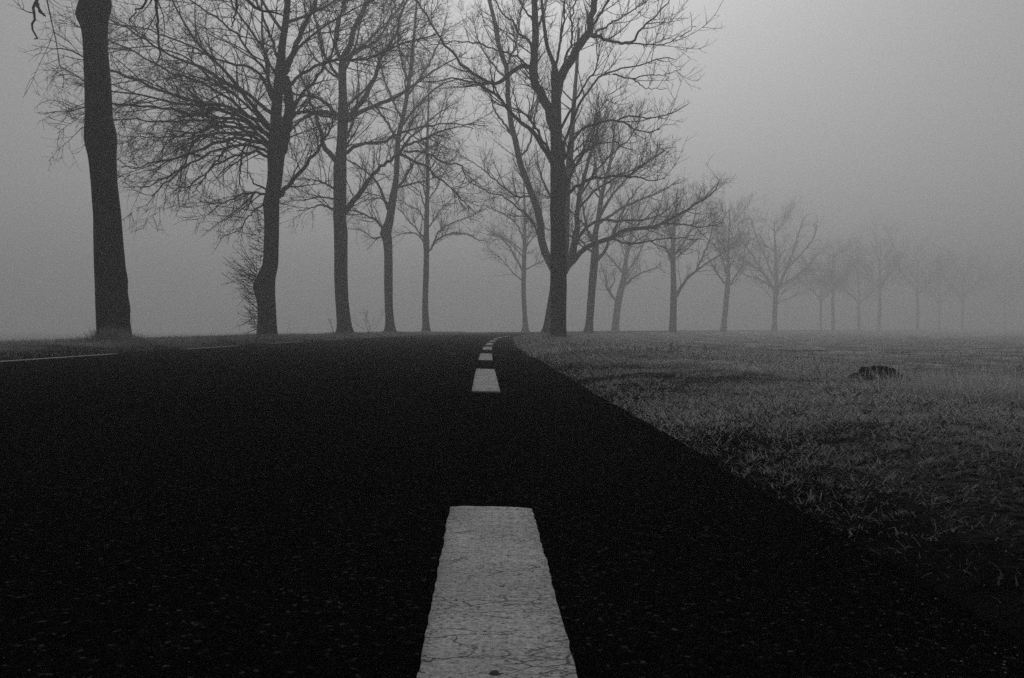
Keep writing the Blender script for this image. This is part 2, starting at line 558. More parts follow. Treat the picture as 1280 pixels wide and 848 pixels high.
# ------------------------------------------------------------------ trees
UPV = np.array([0, 0, 1.0])


def spawn(Pt, R, n_per, t0, t1, ang, dang, length, dlen, m, rr, up, curl, out=None, rmin=0.004, side_bias=0.0, flat=0.0, taper=.75, lenpow=0.5, rg=None, cap=9.):
    """children of the polylines Pt (n,m0,3) / R: returns child points and radii"""
    rg = rg or rng
    n, m0, _ = Pt.shape
    tot = int(round(n * n_per))
    if tot <= 0 or n == 0:
        return np.zeros((0, m, 3)), np.zeros((0, m))
    seg = np.linalg.norm(np.diff(Pt, axis=1), axis=2).sum(1)
    pr = seg / seg.sum()
    par = rg.choice(n, tot, p=pr)
    # stratified position along the parent
    t = t0 + (t1 - t0) * rg.random(tot) ** 0.85
    u = t * (m0 - 1); i0 = np.minimum(u.astype(int), m0 - 2); f = (u - i0)[:, None]
    A, B = Pt[par, i0], Pt[par, i0 + 1]
    start = A * (1 - f) + B * f
    r0 = R[par, i0] * (1 - f[:, 0]) + R[par, i0 + 1] * f[:, 0]
    T = norm(B - A)
    rnd = rg.normal(size=(tot, 3)); rnd[:, 2] += side_bias
    perp = norm(rnd - (rnd * T).sum(1, keepdims=True) * T)
    th = np.clip(rg.normal(ang, dang, tot), 8, 100) * np.pi / 180
    D = norm(T * np.cos(th)[:, None] + perp * np.sin(th)[:, None])
    L = length * (1 + dlen * rg.normal(size=tot)).clip(.35, 2.2) * (1.0 - lenpow * t) * np.minimum(1.0, (seg[par] / (length * 1.2)) ** .5)
    step = L / (m - 1)
    Q = np.zeros((tot, m, 3)); Q[:, 0] = start
    drift = rg.normal(size=(tot, 3)) * curl * .5
    for k in range(1, m):
        Q[:, k] = Q[:, k - 1] + D * step[:, None]
        wob = rg.normal(size=(tot, 3)) * curl
        D = D + drift + wob + UPV * up
        if out is not None:
            D = D + out[None] * 0.05
        D = norm(D)
    rc = np.maximum(r0 * rr * (.75 + .5 * rg.random(tot)), rmin)
    rc = np.minimum(np.minimum(rc, np.maximum(r0 * .95, rmin)), max(cap, rmin))
    prof = 1 - taper * np.linspace(0, 1, m)
    Rc = np.maximum(rc[:, None] * prof[None], rmin * .55)
    return Q, Rc


def merge_lines(lst, m):
    """resample different polylines (pts, radii) to a common count"""
    Ps, Rs = [], []
    for p, r in lst:
        a = resample(np.column_stack([p, r]), m)
        Ps.append(a[:, :3]); Rs.append(a[:, 3])
    return np.array(Ps), np.array(Rs)


def trunk_mesh(rows, Y, seed, flare=1.35, bulges=(), root_amt=0.1, n=60):
    """rows: (px, py, width_px); returns mesh, axis points, radii"""
    pts = np.array([P(x, y, Y) for x, y, w in rows]); rad = np.array([w / 2 / F * Y for x, y, w in rows])
    a = resample(np.column_stack([pts, rad]), n)
    p, r = a[:, :3], np.maximum(a[:, 3], .01)
    # sink the base into the ground
    h0 = p[:, 2] - p[0, 2]
    r = r * (1 + (flare - 1) * np.exp(-np.clip(h0, 0, None) / 0.22))
    gz = float(ground_h(np.array([to_d(p[0, 0], Y)]), np.array([Y]))[0])
    p = np.vstack([[p[0, 0], p[0, 1], min(p[0, 2], gz) - .25], p]); r = np.concatenate([[r[0] * 1.1], r])
    k = 20
    an = np.arange(k) * 2 * np.pi / k
    T = norm(np.gradient(p, axis=0)); U = norm(np.cross(T, np.array([0, 1.0, 0]))); Wv = np.cross(T, U)
    hh = p[:, 2]
    lump = 1 + 0.10 * (fbm(an[None, :] * 1.3 + seed * 7, hh[:, None] * 1.2, seed, 3) - .45) * 1.6
    lump[:, 0:1] *= 1
    # wrap-around continuity of the noise
    an2 = an - 2 * np.pi
    l2 = 1 + 0.10 * (fbm(an2[None, :] * 1.3 + seed * 7, hh[:, None] * 1.2, seed, 3) - .45) * 1.6
    wgt = (an / (2 * np.pi))[None, :]
    lump = lump * (1 - wgt) + l2 * wgt
    root = 1 + root_amt * np.exp(-np.clip(hh - hh[1], 0, None) / 0.18)[:, None] * np.sin(an * 4 + seed)[None, :].clip(0)
    V = p[:, None, :] + (r[:, None] * lump * root)[:, :, None] * (np.cos(an)[None, :, None] * U[:, None, :] + np.sin(an)[None, :, None] * Wv[:, None, :])
    for (bx, by, side, size, sz) in bulges:   # burls: push a patch outwards
        c = P(bx, by, Y) + np.array([0, side, 0])
        dlt = V - c; q = np.exp(-(dlt ** 2).sum(-1) / (2 * size ** 2))
        ax = norm(V - p[:, None, :])
        V = V + ax * (q * sz)[:, :, None]
    m = len(p)
    i = (np.arange(m - 1)[:, None] * k + np.arange(k)[None, :]); j = (np.arange(m - 1)[:, None] * k + (np.arange(k)[None, :] + 1) % k)
    q = np.stack([i, j, j + k, i + k], -1).reshape(-1, 4)
    return mesh_np('trunk', V.reshape(-1, 3), [q]), p, r


def build_tree(name, label, cat, group, Y, trunk, limbs, seed, levels, auto=None, flare=1.35, bulges=(), shoots=None, sc=1.0):
    """trunk rows and limb rows in photo pixels at the tree's own distance; depth drift per limb in metres.
    limbs: (w0, w1, depth_end, [(x,y)...])"""
    rg = np.random.default_rng(seed)
    levels = [dict(l_, len=l_['len'] * sc) for l_ in levels]
    me, tp, tr = trunk_mesh(trunk, Y, seed, flare, bulges, n=120 if Y < 30 else 60)
    base = tp[1]
    root = empty(name, base)
    tag(root, label, cat, group)
    child('trunk', me, root, BARK)
    lines = []
    # fine limbs grown on the trunk, in every direction
    k = np.searchsorted(tp[:, 2], base[2] + (auto or {}).get('h0', 3.5))
    if auto and auto.get('n', 0):
        T1, R1 = tp[k:], tr[k:]
        a = dict(ang=48, dang=12, len=3.6, dlen=.25, up=.05, curl=.07, rr=.42)
        a.update({q: v for q, v in auto.items() if q in a})
        a['len'] *= sc
        Q, Rq = spawn(T1[None], R1[None], auto['n'], .0, .97, a['ang'], a['dang'], a['len'], a['dlen'], 12, a['rr'], a['up'], a['curl'], rmin=.014, lenpow=auto.get('lp', .45), taper=.8, rg=rg, cap=.065)
        lines += [(Q[s], Rq[s]) for s in range(len(Q))]
    m_px = F / Y
    tp2 = tp
    for (w0, w1, dep, pts) in limbs:
        n = len(pts)
        pp = []
        for s, (x, y) in enumerate(pts):
            u = s / (n - 1)
            pp.append(P(x, y, Y + dep * u ** 1.3))
        pp = np.array(pp)
        rr = np.linspace(w0, w1, n) / 2 / m_px
        dd = np.linalg.norm(tp - pp[0], axis=1); q = int(dd.argmin())
        if dd[q] < 1.7 * tr[q] + .02:          # root the limb inside the trunk
            q0 = max(1, int(np.searchsorted(tp[:, 2], tp[q, 2] - .9 * dd[q] - .4 * rr[0])))
            pp = np.vstack([tp[q0], pp]); rr = np.concatenate([[min(rr[0] * 1.1, tr[q0] * .8)], rr])
        a = resample(np.column_stack([pp, rr]), 22)
        ln = np.linalg.norm(np.diff(a[:, :3], axis=0), axis=1).sum()
        jit = rg.normal(size=(22, 3)) * 0.012 * min(ln, 4) ** .5
        jit[0] = 0; a[:, :3] += jit
        lines.append((a[:, :3], np.maximum(a[:, 3], .007)))
    for (p, r) in lines:
        child('limb', tube_mesh('limb', [(p[None], r[None], 7 if Y < 40 else 5)]), root, BARK)
    # grow the crown level by level
    Pl, Rl = merge_lines(lines, 22)
    chunks = []
    cur = (Pl, Rl)
    top = (tp[k:], tr[k:])
    for li, lv in enumerate(levels):
        src_n = len(cur[0])
        Q, Rq = spawn(cur[0], cur[1], lv['n'], lv.get('t0', .12), 1.0, lv['ang'], lv.get('dang', 12), lv['len'], .3, lv['m'], lv['rr'],
                      lv['up'], lv['curl'], rmin=lv['rmin'], side_bias=lv.get('sb', .2), rg=rg,
                      out=np.array(lv['out']) if 'out' in lv else None, cap=(.024, .013, .009)[min(li, 2)] * max(1, sc))
        chunks.append((Q, Rq, 4 if li == 0 else 3))
        if lv.get('keep'):
            # also let the finest level start on the coarser branches
            c2 = merge_pad(cur, (Q, Rq), lv['m'])
            cur = c2
        else:
            cur = (Q, Rq)
    if shoots:
        for (x, y, n_, ln, dirx) in shoots:
            c = P(x, y, Y)
            st = np.stack([c + rg.normal(size=3) * [.1, .12, .16] for _ in range(n_)])
            Qs = np.zeros((n_, 7, 3)); Qs[:, 0] = st
            D = norm(rg.normal(size=(n_, 3)) * [.35, .5, .45] + np.array([dirx, 0, .35]))
            L = ln * (.4 + .8 * rg.random(n_)) / 6
            for s in range(1, 7):
                Qs[:, s] = Qs[:, s - 1] + D * L[:, None]
                D = norm(D + rg.normal(size=(n_, 3)) * .1 + UPV * .06)
            Rs = .011 * np.linspace(1, .4, 7)[None] * np.ones((n_, 1))
            q2, r2 = spawn(Qs, Rs, 5, .2, 1, 50, 15, ln * .35, .3, 4, .7, .03, .15, rmin=.005, rg=rg)
            chunks += [(Qs, Rs, 4), (q2, r2, 3)]
    cr = child('crown', tube_mesh('crown', chunks), root, TWIG)
    cr['kind'] = 'stuff'
    return root


def merge_pad(a, b, m):
    def rs(Pt, R, m):
        n, m0, _ = Pt.shape
        u = np.linspace(0, m0 - 1, m); i0 = np.minimum(u.astype(int), m0 - 2); f = u - i0
        return (Pt[:, i0] * (1 - f)[None, :, None] + Pt[:, i0 + 1] * f[None, :, None], R[:, i0] * (1 - f) + R[:, i0 + 1] * f)
    pa, ra = rs(*a, m); pb, rb = rs(*b, m)
    return np.concatenate([pa, pb]), np.concatenate([ra, rb])


def LV(n2, n3, n4, up=(.05, .05, .06), l=(2.0, .95, .45), rm=(.012, .008, .006), sb=.25, curl=(.09, .13, .17), m=(8, 6, 4), out=None, n5=0, l5=.25, ang=(42, 45, 45)):
    lv = [dict(n=n2, ang=ang[0], len=l[0], m=m[0], rr=.55, up=up[0], curl=curl[0], rmin=rm[0], sb=sb),
          dict(n=n3, ang=ang[1], len=l[1], m=m[1], rr=.6, up=up[1], curl=curl[1], rmin=rm[1], sb=sb, keep=True),
          dict(n=n4, ang=ang[2], len=l[2], m=m[2], rr=.65, up=up[2], curl=curl[2], rmin=rm[2], sb=sb)]
    if n5:
        lv[2]['keep'] = False
        lv.append(dict(n=n5, ang=50, len=l5, m=4, rr=.8, up=up[2], curl=.15, rmin=rm[2], sb=sb))
    if out:
        for x in lv:
            x['out'] = out
    return lv


GROUP_L = 'bare trees lining the left side of the road'
GROUP_R = 'bare trees lining the right side of the road'
#TREES
build_tree('roadside_tree', 'nearest tree, thick black trunk on the left verge with its crown above the frame', 'tree', GROUP_L, 16.5,
    [(143, 422, 40), (141, 395, 39), (138.5, 350, 37), (134.5, 280, 34), (132, 250, 32.5), (130, 226, 31.5), (128, 198, 33), (126.3, 178, 37), (125.5, 165, 36.5), (124, 148, 32.5), (122.5, 113, 31), (119.5, 60, 29.1), (118.5, 35, 31.0), (118, 18, 34), (119, 2, 35), (119, -15, 33.8), (118, -60, 31.0), (117, -130, 25.4), (119, -220, 18.8), (117, -300, 11.3), (118, -350, 4.7)],
    [(6, 1.6, -.6, [(112, -20), (85, -50), (60, -40), (48, -12), (43, 8), (40, 24), (41, 38), (44, 50)]),
     (4, 1.5, -.5, [(46, 4), (50, 14), (57, 21)]),
     (10, 1.4, .8, [(126, -40), (160, -75), (215, -60), (270, -25), (305, -3), (320, 11), (338, 15), (368, 17)]),
     (4, 1.3, 1.0, [(290, -22), (297, 5), (293, 22), (290, 34)]),
     (6, 1.5, -.8, [(124, -35), (150, -55), (180, -30), (197, 0), (195, 19), (200, 50), (201, 80)]),
     (5, 1.3, .3, [(128, -60), (170, -50), (190, -18), (178, 5), (168, 16), (160, 28)]),
     (9, 3, 2.5, [(118, -100), (160, -180), (220, -240)]), (9, 3, -2.5, [(118, -120), (70, -200), (20, -240)]),
     (9, 3, -2.0, [(118, -30), (60, -90), (0, -110), (-60, -60)])],
    11, LV(3.0, 2.0, 2.5, up=(.05, .02, .02), rm=(.01, .008, .006)), auto=dict(h0=6.6, n=6, len=3), flare=1.0,
    bulges=[(97, 20, -.1, .13, .09), (139, 8, 0, .12, .04), (107, 172, 0, .2, .01), (144, 172, 0, .2, .01), (119, 20, -.3, .13, .08), (160, 385, 0, .12, .03), (157, 350, 0, .1, .03)])

build_tree('roadside_tree', 'dense twiggy tree with drooping left branches and a burl low on its trunk', 'tree', GROUP_L, 26.0,
    [(334, 420, 23.5), (333.5, 387, 22.5), (332, 362, 23), (334, 345, 21), (338, 330, 19), (339, 302, 18.5), (339.5, 270, 18.5), (340, 250, 18.5), (344, 220, 18.5),
     (345, 197, 21), (346, 181, 22), (345, 160, 15), (346, 130, 13), (350, 90, 12), (353, 55, 9), (358, 20, 8), (361, -20, 7), (362, -60, 5), (360, -110, 3)],
    [(15, 11, 0, [(350, 190), (357, 165), (361, 140), (361, 118), (356, 95)]),
     (4.8, 1.4, -1.5, [(333, 184), (318, 171), (295, 168), (275, 166), (248, 173), (239, 180), (230, 206), (214, 224), (190, 245)]),
     (4.2, 1.2, 1.5, [(335, 180), (312, 160), (280, 153), (240, 151), (200, 152), (150, 150), (100, 160)]),
     (4.2, 1.2, -2.5, [(338, 172), (318, 152), (290, 127), (250, 103), (215, 90), (180, 72), (140, 52), (100, 35)]),
     (4.2, 1.3, 2.5, [(342, 130), (333, 104), (322, 90), (305, 81), (278, 77), (246, 62), (205, 45), (160, 32), (110, 28)]),
     (3.7, 1.3, -1.8, [(343, 118), (330, 90), (312, 64), (290, 37), (262, 17), (225, -8), (180, -30)]),
     (3.7, 1.3, 2.0, [(346, 100), (332, 68), (308, 30), (287, 0), (265, -35)]),
     (3.7, 1.5, -1, [(349, 80), (335, 38), (319, 0), (303, -40), (290, -80)]),
     (3.7, 1.2, .5, [(338, 168), (319, 141), (291, 117), (264, 99), (241, 79), (218, 65), (180, 58), (130, 68)]),
     (4.7, 1.2, 3, [(337, 178), (310, 165), (275, 158), (235, 168), (195, 172), (160, 172)]),
     (4.7, 1.2, 1, [(337, 172), (300, 146), (262, 136), (220, 128), (170, 118), (120, 110), (75, 82)]),
     (4.7, 1.2, -3, [(337, 170), (300, 150), (260, 145), (215, 138), (170, 132), (120, 130), (85, 140)]),
     (5, 1.0, -2, [(337, 181), (300, 174), (262, 182), (225, 196), (190, 205), (160, 212)]),
     (3.5, .9, -.8, [(315, 177), (304, 187), (301, 208), (299, 224), (305, 240)]),
     (3.5, .9, -1, [(287, 172), (281, 188), (266, 206), (252, 226), (241, 242)]),
     (4.5, 1.0, 1, [(338, 200), (322, 190), (300, 193), (272, 205), (248, 222), (232, 240)]),
     (4, 1.0, 2, [(336, 190), (300, 182), (262, 192), (225, 212), (196, 228), (176, 236)]),
     (5, 1.1, -1, [(337, 160), (290, 135), (245, 128), (190, 108), (140, 90), (85, 62), (62, 60)]),
     (5, 1.1, 1.5, [(339, 140), (300, 112), (250, 85), (200, 62), (150, 30), (105, 10)]),
     (3, .9, .5, [(334, 244), (310, 242), (292, 249), (275, 256), (262, 266)]),
     (2.6, .8, .2, [(332, 236), (318, 230), (312, 218), (300, 214)]),
     (2.6, .8, -.3, [(331, 256), (317, 264), (306, 278), (297, 294)]),
     (6.5, 2, 1.5, [(350, 245), (362, 231), (379, 210), (398, 186), (410, 165), (418, 140)]),
     (4.7, 1.4, -2, [(354, 112), (368, 100), (386, 88), (408, 78), (448, 75), (473, 68), (504, 53), (545, 45)]),
     (4.7, 1.6, -1.5, [(359, 145), (370, 130), (388, 107), (408, 80), (418, 56), (425, 28), (430, -5)]),
     (8, 2.5, 1, [(355, 92), (369, 60), (379, 35), (392, 9), (403, -30), (415, -70)]),
     (5, 1.5, 2.5, [(352, 150), (375, 140), (398, 143), (425, 150), (450, 148)])],
    12, LV(15, 5.2, 2.5, up=(.0, -.02, .04), l=(1.9, .95, .42), rm=(.011, .008, .006), sb=0.05, n5=0, ang=(36, 42, 48)), auto=dict(h0=5.8, n=9, len=3.8, ang=50), flare=1.08,
    bulges=[(320, 358, 0, .22, .10), (331, 256, 0, .12, .04)],
    shoots=[(321, 352, 24, .95, -.9), (323, 340, 12, .9, -.7), (324, 372, 16, .75, -1.0), (323, 395, 16, .65, -1.), (323, 408, 12, .5, -.9), (329, 315, 14, .5, -.8), (330, 295, 14, .6, -.8), (331, 275, 6, .45, -.8)])

build_tree('roadside_tree', 'third tree along the left verge, straight trunk with limbs spreading both ways', 'tree', GROUP_L, 36.0,
    [(431, 418, 20), (430, 405, 18), (428.5, 389, 17), (427, 368, 16.5), (426, 343, 16.5), (426, 310, 17), (426, 291, 17), (424.5, 272, 16), (425, 246, 16), (425, 215, 16.5),
     (425.5, 202, 15), (427.5, 178, 13), (428, 159, 13), (429, 142, 14), (428.5, 124, 10.5), (428, 88, 10), (430, 71, 9), (438, 56, 7), (443, 35, 6), (454, 14, 5.5), (461, -10, 5), (468, -50, 3)],
    [(7, 2, 1, [(419, 200), (402, 180), (404, 172), (396, 150), (391, 135), (384, 112), (373, 88)]),
     (6, 1.3, -2, [(422, 146), (410, 131), (392, 121), (372, 118), (350, 112)]),
     (6, 1.3, 2, [(422, 144), (396, 140), (378, 149), (362, 165), (352, 185)]),
     (7, 2, -1, [(436, 145), (455, 124), (463, 106), (471, 93), (475, 76), (495, 41), (502, 16), (513, -8)]),
     (6, 1.2, 1.5, [(437, 148), (458, 137), (483, 127), (499, 120), (513, 110), (531, 95), (557, 80), (585, 66)]),
     (5, 1.1, -2, [(432, 192), (441, 183), (454, 180), (481, 178), (499, 167), (529, 159), (555, 155), (610, 157)]),
     (8, 3, -1, [(430, 266), (447, 246), (460, 227), (477, 208), (501, 191)]),
     (4, .9, -2.6, [(499, 192), (508, 182), (529, 174), (552, 165), (572, 158), (592, 160)]),
     (4, .9, -1.5, [(500, 193), (516, 201), (533, 208), (546, 221), (559, 231), (576, 248), (588, 261)]),
     (3, .8, -.5, [(505, 189), (535, 192), (555, 203), (576, 206), (580, 218), (589, 229), (610, 238)]),
     (3, .8, 1, [(418, 262), (403, 256), (390, 259), (371, 264)]),
     (2.6, .8, -1, [(418, 250), (400, 246), (382, 250), (364, 250)]),
     (2.8, .8, -1, [(418, 236), (405, 229), (390, 225), (365, 223)]),
     (5, 2, 2, [(425, 75), (420, 55), (422, 30), (432, 5), (436, -30)]),
     (5, 1.6, 1, [(431, 75), (446, 65), (470, 52), (484, 30), (500, -15)]),
     (4.5, 1.6, -1, [(428, 100), (415, 85), (402, 60), (396, 30), (385, 0)])],
    13, LV(14, 4.4, 2.3, up=(.02, .01, .03), l=(1.9, .95, .45), rm=(.011, .008, .0065), sb=.05), auto=dict(h0=6.0, n=10, len=3.6, ang=50), flare=1.15)

build_tree('roadside_tree', 'fourth tree along the left verge, slim leaning trunk with a knob at its lowest branch', 'tree', GROUP_L, 46.0,
    [(487.5, 415, 13), (487, 400, 11), (486, 382, 10.5), (485.5, 355, 10.8), (485.5, 318, 10.5), (484, 300, 12), (483, 290, 13), (487, 275, 10.5), (489, 262, 10), (491, 248, 9.5), (495, 225, 7), (496.5, 195, 6.5),
     (498, 172, 6), (503, 150, 5.5), (509, 118, 5), (514, 80, 4.5), (518, 40, 3.5), (521, 0, 2.5), (523, -35, 1.5)],
    [(4.5, 1, 1, [(485, 262), (478, 242), (468, 225), (453, 212), (440, 203), (424, 195)]),
     (3.5, .9, -1, [(479, 287), (470, 276), (457, 269), (440, 263), (424, 262)]),
     (2.5, .8, 1, [(486, 254), (472, 248), (453, 252), (440, 259)]),
     (2, .7, -.5, [(478, 296), (468, 298), (458, 292), (450, 286)]),
     (4, 1, -1, [(494, 240), (506, 222), (516, 205), (528, 190), (545, 180)]),
     (4, 1, 1, [(497, 195), (510, 175), (528, 160), (550, 140), (572, 128)]),
     (4, 1, -1, [(498, 178), (485, 155), (470, 135), (452, 120)]),
     (3.5, 1, 1.5, [(501, 158), (520, 135), (545, 110), (570, 100), (600, 98)]),
     (3.5, 1, -2, [(503, 150), (488, 120), (478, 90), (470, 55)]),
     (3.5, 1, 2, [(509, 120), (530, 90), (548, 55), (560, 15)]),
     (3, 1, -2, [(511, 105), (500, 70), (497, 30), (492, -10)])],
    14, LV(13, 4.2, 2.1, up=(.04, .02, .02), l=(1.9, .95, .5), rm=(.011, .0085, .007), sb=.05), auto=dict(h0=6.2, n=9, len=3.4, ang=46), flare=1.2, bulges=[(478, 291, 0, .15, .1)])

build_tree('roadside_tree', 'fifth tree along the left verge, slender upright trunk with a light open crown', 'tree', GROUP_L, 57.0,
    [(532.5, 414.5, 9.5), (531.5, 382, 7.5), (532.5, 347, 7.2), (533, 318, 7), (533, 305, 8), (533, 288, 6.5), (534, 246, 5.5), (534.5, 225, 5), (534, 204, 4.5), (534, 182, 3.6), (535, 150, 2.6), (536, 120, 1.8), (537, 95, 1)],
    [(2.4, .7, 1, [(531, 305), (521, 293), (508, 291), (491, 297)]), (2.2, .7, -1, [(531, 297), (518, 284), (504, 267), (497, 259)]),
     (2.2, .7, 1.5, [(531, 276), (523, 263), (510, 257), (497, 248)]), (2, .7, -1, [(532, 262), (525, 242), (512, 231), (501, 223)]),
     (3, .7, -1, [(536, 315), (546, 301), (565, 292), (584, 293), (597, 299), (610, 302)]), (2.4, .7, 1, [(541, 307), (550, 288), (567, 278), (588, 271), (610, 259)]),
     (2.2, .7, 0, [(536, 285), (546, 269), (559, 254), (571, 244)]), (2, .6, 1, [(536, 250), (546, 235), (556, 215), (570, 195)]),
     (2, .6, -1, [(533, 225), (522, 205), (512, 185)]), (2, .6, 1, [(535, 205), (548, 180), (560, 160)]), (2, .6, -1, [(534, 190), (524, 165), (516, 140)])],
    15, LV(10, 3.4, 2.2, up=(.09, .06, .04), l=(1.6, .85, .45), rm=(.011, .008, .007)), auto=dict(h0=5.5, n=9, len=2.8, ang=40, up=.08), flare=1.25)

build_tree('roadside_tree', 'big dark tree on the right verge beside the asphalt, forking halfway up', 'tree', GROUP_R, 27.0,
    [(698, 428, 20), (698, 400, 20), (698, 347, 20.5), (698, 304, 19.5), (697, 269, 19), (698, 240, 20), (698, 225, 20), (697, 205, 18), (695.5, 180, 15.5), (695, 150, 14), (695, 115, 12), (694, 98, 12), (692, 80, 6), (684, 58, 5), (680, 30, 4), (676, -10, 3)],
    [(13, 6.5, .4, [(693, 165), (686, 137), (676, 118), (667, 98), (666, 78), (669, 41), (669, 16), (667, -10), (664, -60)]),
     (13, 7, -.4, [(695, 125), (698, 104), (705, 90), (718, 67), (730, 50), (737, 38), (741, 16), (745, -8), (750, -50)]),
     (3, .9, 1, [(706, 232), (720, 208), (736, 180), (744, 160), (748, 142), (758, 124), (771, 112)]),
     (4, 1, -1.5, [(704, 200), (712, 184), (728, 162), (746, 155), (776, 152), (794, 162), (810, 166), (826, 162)]),
     (2.6, .8, -1.4, [(772, 152), (784, 145), (808, 148), (838, 142), (861, 130)]),
     (4.5, .9, 1, [(706, 246), (720, 234), (738, 224), (758, 222), (790, 221), (814, 226), (832, 223)]),
     (2.2, .8, .6, [(785, 221), (797, 212), (806, 203), (809, 190)]),
     (4, 1, -.5, [(702, 205), (710, 165), (720, 142), (730, 119), (750, 97), (766, 89), (792, 82), (825, 75), (842, 73)]),
     (2.2, .7, -.5, [(766, 93), (792, 100), (807, 110), (832, 112)]), (1.8, .7, .1, [(790, 99), (807, 95), (832, 93), (852, 86)]),
     (4.5, 1.4, -1, [(738, 44), (758, 50), (783, 55), (794, 49), (806, 30), (819, 21), (837, -2)]),
     (2.2, .8, -1.5, [(783, 55), (799, 54), (822, 57), (849, 46), (870, 33)]),
     (3, .9, 1.2, [(740, 44), (761, 31), (783, 18), (807, 4)]),
     (6, 1.8, -1, [(663, 84), (646, 84), (633, 97), (623, 103), (609, 104), (590, 92), (573, 76), (555, 53), (531, 18), (516, -5)]),
     (3, 1, .8, [(660, 83), (646, 71), (623, 64), (593, 54), (560, 53), (535, 58)]),
     (4, 1.2, .3, [(668, 72), (659, 48), (649, 43), (641, 26), (631, 21), (621, 5), (608, -8)]),
     (6, 1.2, -1.5, [(688, 200), (672, 172), (659, 160), (642, 143), (631, 129), (614, 114), (596, 104), (560, 99), (535, 103)]),
     (4, 1, 1, [(687, 190), (668, 158), (654, 141), (639, 135), (622, 120)]),
     (3.5, 1, 2.5, [(668, 40), (680, 15), (690, -20)]), (4, 1.2, -2.5, [(692, 95), (700, 60), (705, 20), (706, -30)]),
     (4, 1.2, 2, [(697, 104), (712, 60), (716, 20), (722, -25)]), (3, 1, 1.5, [(669, 30), (652, 5), (640, -30)]),
     (4, 1.2, -2, [(735, 42), (752, 15), (770, -20), (790, -50)]),
     (3.5, 1, -3.5, [(702, 160), (722, 120), (742, 90), (752, 55)]), (3, 1, 3.5, [(690, 150), (672, 110), (650, 75), (640, 30)]),
     (3, 1, 3, [(704, 215), (730, 190), (760, 178), (795, 190)])],
    21, LV(9.5, 3.4, 2.0, up=(.10, .09, .07), l=(1.7, .85, .42), rm=(.011, .008, .0065), sb=.6, curl=(.08, .12, .15)), auto=dict(h0=8, n=0), flare=1.05,
    bulges=[(709, 232, 0, .16, .06), (688, 200, 0, .12, .03)])

build_tree('roadside_tree', 'tree right behind the big dark one, its trunk hidden and two limbs parting behind it', 'tree', GROUP_R, 40.0,
    [(687, 418, 20), (690, 400, 18), (694, 370, 17), (698, 345, 17), (701, 325, 18), (705, 305, 13), (707, 270, 10), (709, 230, 9), (713, 190, 8), (716, 150, 6), (719, 110, 5), (722, 70, 3.5), (724, 35, 2)],
    [(11, 4.5, -1, [(694, 345), (686, 323), (676, 303), (676, 282), (672, 262), (666, 245), (657, 227), (649, 204), (642.5, 171), (638, 146), (635, 115), (633, 82), (623, 58), (621, 33), (614, 8), (606, -25)]),
     (10, 3, 1, [(706, 340), (714, 322), (717, 304), (721, 290), (722, 265), (727, 235), (735, 205), (744, 175), (750, 140)]),
     (7, 1.2, -1, [(711, 332), (734, 308), (760, 298), (782, 288), (810, 286), (830, 279), (850, 268), (870, 254), (884, 247), (892, 240), (899, 224)]),
     (5, 1.1, 1, [(715, 325), (723, 297), (734, 284), (749, 276), (782, 276), (810, 273), (832, 264), (850, 245)]),
     (3, .9, 1, [(666, 246), (646, 245), (631, 236), (616, 222), (600, 209), (575, 194)]),
     (3.4, .9, 2, [(684, 322), (664, 275), (645, 258), (626, 245), (610, 240), (590, 228)]),
     (3.4, .9, -1.5, [(642, 171), (630, 155), (618, 138), (612, 120), (600, 95)]),
     (3.2, .9, 1.5, [(648, 200), (662, 180), (668, 150), (672, 120), (670, 90)]),
     (3, .9, -2, [(633, 82), (645, 55), (650, 25), (655, -5)]), (3, .9, 2, [(634, 100), (612, 75), (598, 50), (590, 20)]),
     (3.4, 1, 2, [(725, 245), (745, 215), (768, 190), (790, 170), (800, 150)]),
     (3.4, 1, -2, [(722, 262), (745, 238), (775, 220), (805, 205), (830, 190)]),
     (3, 1, 2, [(712, 190), (700, 160), (690, 125), (684, 90)]), (3, .9, -1.5, [(760, 298), (790, 305), (815, 300), (845, 298), (880, 300)]),
     (2.6, .9, 0, [(830, 279), (855, 281), (880, 284), (905, 278)])],
    22, LV(12, 3.8, 2.2, up=(.10, .08, .06), l=(1.8, .9, .45), rm=(.011, .008, .007), sb=.5), auto=dict(h0=4.6, n=9, len=3.4, ang=42, up=.07), flare=1.15)


def far_rows(x, yb, w, Y, htop, fork, lean=0.0, seed=0):
    rg = np.random.default_rng(seed)
    s = F / Y
    rows = []
    htop = fork + (htop - fork) * .72
    for u in np.linspace(0, 1, 9):
        h = u * htop
        ww = w * (1 - .25 * min(1, h / fork)) if h < fork else w * .6 * (1 - ((h - fork) / (htop - fork))) ** 1.1 + .5
        rows.append((x + lean * u * s + rg.normal() * .12 * s * u, yb - h * s, ww))
    return rows


